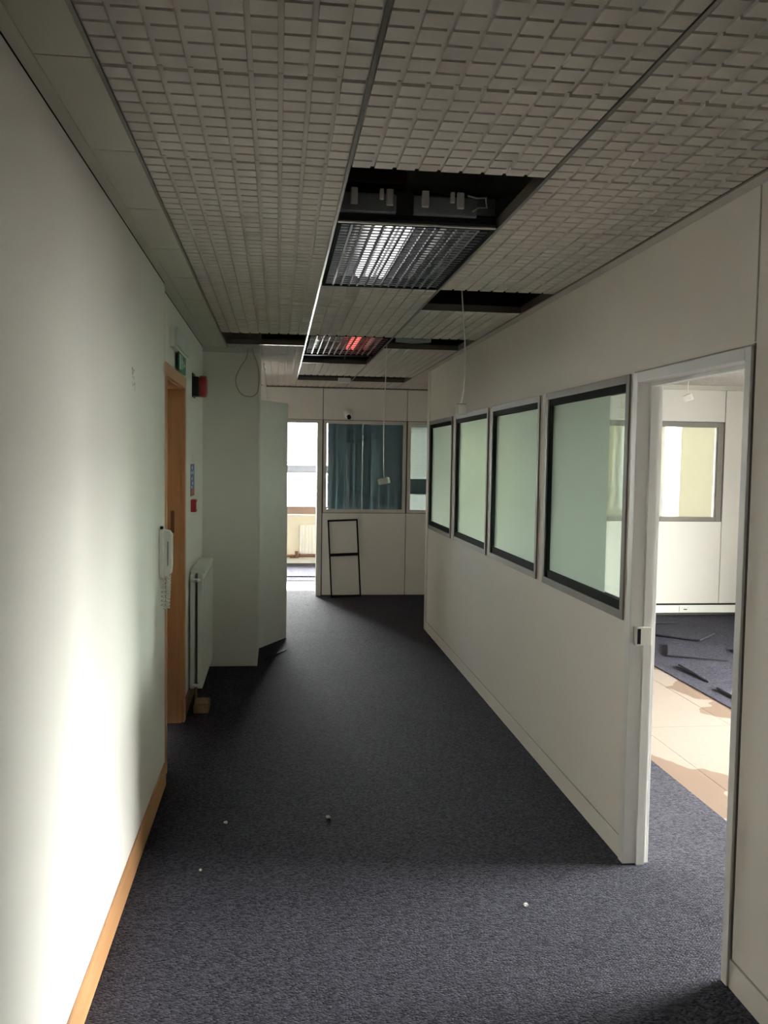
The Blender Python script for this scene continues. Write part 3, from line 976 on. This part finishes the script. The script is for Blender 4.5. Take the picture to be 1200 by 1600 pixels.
tube('pipe_core', [(-0.5, 3.60, 2.84), (1.46, 3.60, 2.84)], .03, M['copper'], ip)
for (nm, lab, p0, p1) in (('hanging_conduit', 'dark conduit seen through the ceiling hole by the right partition', (0.84, 4.98, 2.70), (1.40, 5.02, 2.72)),
                          ('ceiling_duct', 'grey metal strip seen in the ceiling hole above the second farthest window', (0.90, 6.86, 2.64), (1.16, 6.80, 2.635))):
    o = empty(nm, p0, lab, 'conduit')
    tube('conduit_tube', [p0, ((p0[0] + p1[0]) / 2, (p0[1] + p1[1]) / 2 + .02, p0[2] - .01), p1], .012 if nm == 'hanging_conduit' else .03, M['steel'], o, n=10)
    tube('hanger_rod', [p0, (p0[0], p0[1], ZS - .01)], .004, M['steel'], o)
sm = empty('ceiling_bracket', (0.72, 10.0, 2.60), 'pale bracket dangling in the farthest ceiling hole', 'bracket')
box('bracket_body', (0.66, 0.80, 9.90, 9.96, 2.545, 2.60), M['plastic'], sm, bevel=.006)
tube('bracket_rod', [(0.73, 9.93, 2.60), (0.73, 9.93, ZS - .01)], .006, M['steel'], sm)


# ------------------------------------------------------------------ cords with end blocks hanging from the ceiling
def cord_block(label, x, y, zt, zb, wob, ang, sz=(.062, .040, .058), tilt=0.0):
    r = empty('hanging_cord_block', (x, y, zb), label, 'cord block', 'white blocks hanging on cords')
    n = 16
    pts = []
    for i in range(n + 1):
        s = i / n
        pts.append((x + wob * math.sin(s * math.pi * 1.7 + .3) * s * (1.25 - s) * 1.4 - wob * math.sin(2.0 * math.pi * 1 * .85 + .3) * .35 * s * 0, y, zt + (zb + sz[2] / 2 - zt) * s))
    pts[-1] = (x, y, zb + sz[2] / 2)
    tube('cord', pts, .0036, M['plastic'], r)
    bm = bmesh.new()
    bm_box(bm, -sz[0] / 2, sz[0] / 2, -sz[1] / 2, sz[1] / 2, -sz[2] / 2, sz[2] / 2)
    b = link('block', bm, M['plastic'], r, bevel=.009)
    b.rotation_euler = (0, tilt, ang)
    bm = bmesh.new()
    bm_box(bm, -sz[0] * .38, sz[0] * .38, -sz[1] * .38, sz[1] * .38, sz[2] / 2 - .001, sz[2] / 2 + .004)
    c = link('cord_cap', bm, M['cable'], b)
    return r


cord_block('white cord block hanging in front of the frosted partition windows', 1.028, 4.95, ZS - .012, 1.992, -.035, 0.5)
cord_block('white cord block hanging in front of the dark far window', 0.832, 6.93, ZS - .012, 1.530, .016, -0.45, sz=(.088, .05, .048), tilt=-.22)
cord_block('white cord block hanging inside the room on the right', 3.60, 7.50, ZC, 2.285, .01, -0.6, sz=(.080, .05, .052), tilt=-.35)

# ------------------------------------------------------------------ things on the left wall
ex = empty('emergency_light', (XD, 5.35, 2.38), 'white emergency light box with a hanging green exit sign above the beech door', 'exit light')
box('light_body', (XD, XD + .030, 5.04, 5.70, 2.310, 2.425), M['plastic'], ex, bevel=.004)
box('diffuser', (XD + .030, XD + .048, 5.05, 5.69, 2.318, 2.418), M['signwhite'], ex, bevel=.006)
sg = box('exit_sign', (XD + .020, XD + .026, 5.28, 5.66, 2.205, 2.312), M['green'], ex)
bm = bmesh.new()
L = XD + .0262
def bit(y0, y1, z0, z1):
    bm_box(bm, L - ex.location.x, L + .001 - ex.location.x, y0 - ex.location.y, y1 - ex.location.y, z0 - ex.location.z, z1 - ex.location.z)
bit(5.31, 5.38, 2.215, 2.30)                       # door leaf of the pictogram
for q in ((5.44, 5.46, 2.283, 2.30), (5.43, 5.47, 2.25, 2.282), (5.415, 5.435, 2.255, 2.266), (5.465, 5.485, 2.262, 2.273), (5.42, 5.435, 2.218, 2.25), (5.46, 5.485, 2.228, 2.25)):
    bit(*q)                                        # running figure
for q in ((5.53, 5.62, 2.252, 2.264), (5.53, 5.545, 2.24, 2.276), (5.545, 5.56, 2.232, 2.284)):
    bit(*q)                                        # arrow
pic = link('exit_pictogram', bm, M['signwhite'], sg)
pic.parent = ex

sn = empty('alarm_sounder', (XD, 6.42, 2.20), 'dark red round fire alarm sounder on a black back box beside the door', 'alarm')
box('back_box', (XD, XD + .045, 6.345, 6.495, 2.128, 2.262), M['darkbox'], sn, bevel=.006)
box('mount_plate', (XD, XD + .008, 6.33, 6.51, 2.12, 2.285), M['darkbox'], sn)
bm = bmesh.new()
prof = [(.045, .070), (.050, .076), (.085, .076), (.095, .070), (.098, .05)]
bm_tube(bm, [(a, 0, -.002) for a, _ in prof], [q for _, q in prof], n=28)
link('sounder', bm, M['red'], sn, smooth=True)

nt_ = empty('fire_notice', (XD, 6.37, 1.54), 'small blue and red fire action notice on the left wall', 'notice')
box('notice_board', (XD, XD + .003, 6.24, 6.50, 1.425, 1.650), M['blue'], nt_)
box('notice_red_band', (XD + .003, XD + .0036, 6.24, 6.50, 1.425, 1.475), M['signred'], nt_)
for zz, yy in ((1.625, 6.33), (1.59, 6.29), (1.59, 6.41), (1.548, 6.32), (1.515, 6.36), (1.49, 6.30)):
    box('notice_symbol', (XD + .003, XD + .0036, yy - .03, yy + .03, zz - .010, zz + .008), M['signwhite'], nt_)
box('notice_tab', (XD, XD + .002, 6.30, 6.42, 1.662, 1.715), M['signwhite'], nt_)

cp = empty('fire_call_point', (XD, 6.30, 1.36), 'red break glass call point below the fire notice', 'call point')
box('call_body', (XD, XD + .038, 6.255, 6.345, 1.316, 1.404), M['red'], cp, bevel=.006)
box('call_glass', (XD + .038, XD + .0395, 6.275, 6.325, 1.336, 1.384), M['signwhite'], cp)
box('call_key_slot', (XD + .02, XD + .03, 6.29, 6.31, 1.3135, 1.3165), M['black'], cp)

# radiator on the left wall
ra = empty('radiator', (XD + .06, 6.5, 0.11), 'white double panel radiator on the left wall past the beech door', 'radiator')
RY0, RY1 = 6.10, 6.98
for (xa, xb, nm) in ((XD + .012, XD + .044, 'back_panel'), (XD + .062, XD + .098, 'front_panel')):
    bm = bmesh.new()
    bm_box(bm, xa - ra.location.x, xb - ra.location.x, RY0 - ra.location.y, RY1 - ra.location.y, 0.0, 0.79)
    link(nm, bm, M['radiator'], ra, bevel=.008)
for k in range(16):
    yy = RY0 + .05 + k * .052
    box('panel_rib', (XD + .097, XD + .103, yy, yy + .028, 0.15, 0.86), M['radiator'], ra, bevel=.0025)
box('grille', (XD + .006, XD + .104, RY0 + .09, RY1, 0.895, 0.918), M['radiator'], ra, bevel=.004)
for zz in (0.135, 0.86):
    tube('end_fitting', [(XD + .03, RY0 + .012, zz), (XD + .055, RY0 - .018, zz), (XD + .08, RY0 + .012, zz)], .013, M['radiator'], ra, n=10)
tube('air_vent', [(XD + .055, RY0 - .03, 0.86), (XD + .055, RY0 + .01, 0.86)], .009, M['steel'], ra, n=10)
for zz in (0.16, 0.80):
    box('wall_bracket', (XD, XD + .014, RY0 + .15, RY0 + .20, zz, zz + .06), M['steel'], ra)
tube('feed_pipe', [(XD + .055, RY0 - .016, 0.13), (XD + .055, RY0 - .018, 0.09), (XD + .055, RY0 - .015, 0.0)], .009, M['copper'], ra)
bb = empty('timber_offcut', (-0.49, 5.9, 0), 'brown timber block lying on the carpet under the radiator end', 'timber block')
box('block_body', (-0.545, -0.445, 5.88, 6.07, 0.001, 0.052), M['brown'], bb, bevel=.004)
box('block_top_slip', (-0.540, -0.450, 5.90, 6.06, 0.052, 0.060), M['brown'], bb, bevel=.002)

# entry phone on the end of the near left wall
ph = empty('entry_phone', (XL, 4.48, 1.22), 'white entry phone handset with a coiled cord on the left wall', 'phone')
box('phone_base', (XL, XL + .022, 4.41, 4.50, 1.105, 1.345), M['plastic'], ph, bevel=.006)
bm = bmesh.new()
prof = [(0.0, 0.030), (0.012, 0.052), (0.05, 0.056), (0.16, 0.056), (0.205, 0.056), (0.222, 0.046), (0.228, 0.030)]
hw = .030
lv = []
for zz, dep in prof:
    zc = 1.112 + zz - ph.location.z
    lv.append([bm.verts.new((xx, yy, zc)) for xx, yy in ((.018, -hw), (dep, -hw), (dep, hw), (.018, hw))])
for a, b in zip(lv, lv[1:]):
    for k in range(4):
        bm.faces.new((a[k], a[(k + 1) % 4], b[(k + 1) % 4], b[k]))
bm.faces.new(lv[0][::-1])
bm.faces.new(lv[-1])
hs_ = link('handset', bm, M['plastic'], ph, bevel=.004)
hs_.location = (0.004, -0.025, 0)
box('handset_groove', (XL + .040, XL + .0425, 4.4215, 4.4255, 1.165, 1.285), M['black'], ph)
box('hook_switch', (XL + .004, XL + .016, 4.43, 4.455, 1.343, 1.358), M['black'], ph)
coil = []
for i in range(150):
    s = i / 149
    down = s < .72
    q = s / .72 if down else (1 - (s - .72) / .28)
    zz = 1.112 - .165 * q
    xx = XL + (.042 if down else .016) + (0.0 if not down else -.006 * q)
    ph_a = i * 1.15
    coil.append((xx + .0095 * math.cos(ph_a), 4.452 + .0095 * math.sin(ph_a), zz))
tube('coiled_cord', coil, .0034, M['plastic'], ph, n=6)

# open panel, cables and bits round the cupboard corner
cdx = empty('cupboard_door', (-0.1545, 7.86, 0.0), 'tall white cupboard door standing open at the corner past the radiator', 'cupboard door')
bm = bmesh.new()
pl = [(0, 0), (0.246, 0.470), (0.246, 0.520), (0, 0.050)]          # plan of the leaf, hinge edge flush with the cupboard side
lo = [bm.verts.new((x, y, .006)) for x, y in pl]
hi = [bm.verts.new((x, y, 2.205)) for x, y in pl]
bm.faces.new(lo[::-1])
bm.faces.new(hi)
for k in range(4):
    bm.faces.new((lo[k], lo[(k + 1) % 4], hi[(k + 1) % 4], hi[k]))
link('door_leaf', bm, M['white'], cdx)
for zz in (.25, 1.05, 1.85):
    bm = bmesh.new()
    bm_tube(bm, [(.012, .075, zz), (.012, .075, zz + .08)], .007, 8)
    link('hinge', bm, M['steel'], cdx)
bs = empty('black_strip', (0, 7.6, 0), 'short black strip lying on the carpet below the white cupboard door', 'strip')
bm = bmesh.new()
a, b = Vector((-0.085, 7.45, 0)), Vector((0.074, 7.80, 0))
n_ = (b - a).normalized().cross(Vector((0, 0, 1))) * .016
vv = [a + n_, b + n_, b - n_, a - n_]
lo = [bm.verts.new(v - bs.location + Vector((0, 0, .001))) for v in vv]
hi = [bm.verts.new(v - bs.location + Vector((0, 0, .009))) for v in vv]
bm.faces.new(lo[::-1])
bm.faces.new(hi)
for k in range(4):
    bm.faces.new((lo[k], lo[(k + 1) % 4], hi[(k + 1) % 4], hi[k]))
link('strip_body', bm, M['black'], bs)

cl = empty('cable_loop', (-0.24, 7.19, 2.4), 'grey cable hanging in a loop from the ceiling over the cupboard wall', 'cable')
cpts = []
key = [(-0.243, 2.60), (-0.252, 2.50), (-0.300, 2.42), (-0.338, 2.33), (-0.325, 2.25), (-0.285, 2.20), (-0.225, 2.185), (-0.180, 2.205), (-0.160, 2.25), (-0.155, 2.35), (-0.17, 2.45), (-0.20, 2.53), (-0.215, 2.60)]
for i in range(len(key) - 1):
    p0, p1, p2, p3 = (key[max(0, i - 1)], key[i], key[i + 1], key[min(len(key) - 1, i + 2)])
    for t in (0, .25, .5, .75):
        f = lambda k: .5 * (2 * p1[k] + (p2[k] - p0[k]) * t + (2 * p0[k] - 5 * p1[k] + 4 * p2[k] - p3[k]) * t * t + (3 * p1[k] - p0[k] - 3 * p2[k] + p3[k]) * t ** 3)
        cpts.append((f(0), 7.185, f(1)))
tube('cable_sheath', cpts, .0045, M['cable'], cl)
tp = empty('dangling_wire', (-0.125, 7.6, 2.4), 'pale twisted wire dangling above the white cupboard door', 'wire')
wpts = [(-0.135 + .006 * math.sin(k * 2.3) + k * .0018, 7.50 + .006 * math.cos(k * 2.3), 2.575 - k * .0155) for k in range(26)]
tube('wire_strand', wpts, [.003 + .002 * (k % 3 == 0) for k in range(26)], M['signwhite'], tp, n=6)

# ------------------------------------------------------------------ things at the far wall
cc = empty('security_camera', (0.844, YF, 2.24), 'small white dome security camera on the far wall above the dark window', 'camera')
tube('camera_base', [(0.844, YF, 2.265), (0.844, YF - .03, 2.265)], .046, M['plastic'], cc, n=20)
bm = bmesh.new()
bmesh.ops.create_uvsphere(bm, u_segments=20, v_segments=12, radius=.046)
dm = link('camera_dome', bm, M['plastic'], cc, smooth=True)
dm.location = (0.004, -.045, -.004)
bm = bmesh.new()
bm_tube(bm, [(0.008, -.070, -.018), (0.016, -.094, -.044)], .025, 14)
link('camera_lens', bm, M['black'], cc)

lf = empty('leaning_frame', (0.84, YF - .17, 0), 'black metal two section frame leaning against the far wall', 'frame')
H_, W_ = 0.955, 0.372
lf.rotation_euler = (-math.atan2(.155, H_), -math.radians(2.6), 0)
def fbar(nm, x0, x1, z0, z1):
    bm = bmesh.new()
    bm_box(bm, x0, x1, -.012, .012, z0, z1)
    link(nm, bm, M['black'], lf, bevel=.002)
fbar('side_bar', -W_ / 2, -W_ / 2 + .018, 0, H_)
fbar('side_bar', W_ / 2 - .018, W_ / 2, 0, H_)
fbar('end_bar', -W_ / 2 + .018, W_ / 2 - .018, 0, .026)
fbar('end_bar', -W_ / 2 + .018, W_ / 2 - .018, H_ - .020, H_)
fbar('middle_bar', -W_ / 2 + .018, W_ / 2 - .018, .505, .54)
lf.location.z = W_ / 2 * math.sin(math.radians(2.4)) + .002
lf.location.y = YF - .180

# ------------------------------------------------------------------ crumbs on the carpet
for (x, yy, s, lab) in ((0.957, 3.208, .011, 'pale plaster crumb on the lit carpet near the doorway'),
                        (0.251, 4.099, .012, 'pale plaster flake on the dark carpet mid corridor'),
                        (-0.227, 4.079, .010, 'small white crumb on the dark carpet by the left skirting'),
                        (-0.304, 3.611, .007, 'tiny white crumb on the carpet close to the wooden skirting')):
    bm = bmesh.new()
    bmesh.ops.create_icosphere(bm, subdivisions=2, radius=s)
    for v in bm.verts:
        v.co *= random.uniform(.7, 1.25)
        v.co.z *= .6 if s < .014 else 1.0
    o = link('plaster_crumb', bm, M['debris'])
    o.location = (x, yy, s * .6)
    tag(o, lab, 'crumb', 'crumbs on the carpet')
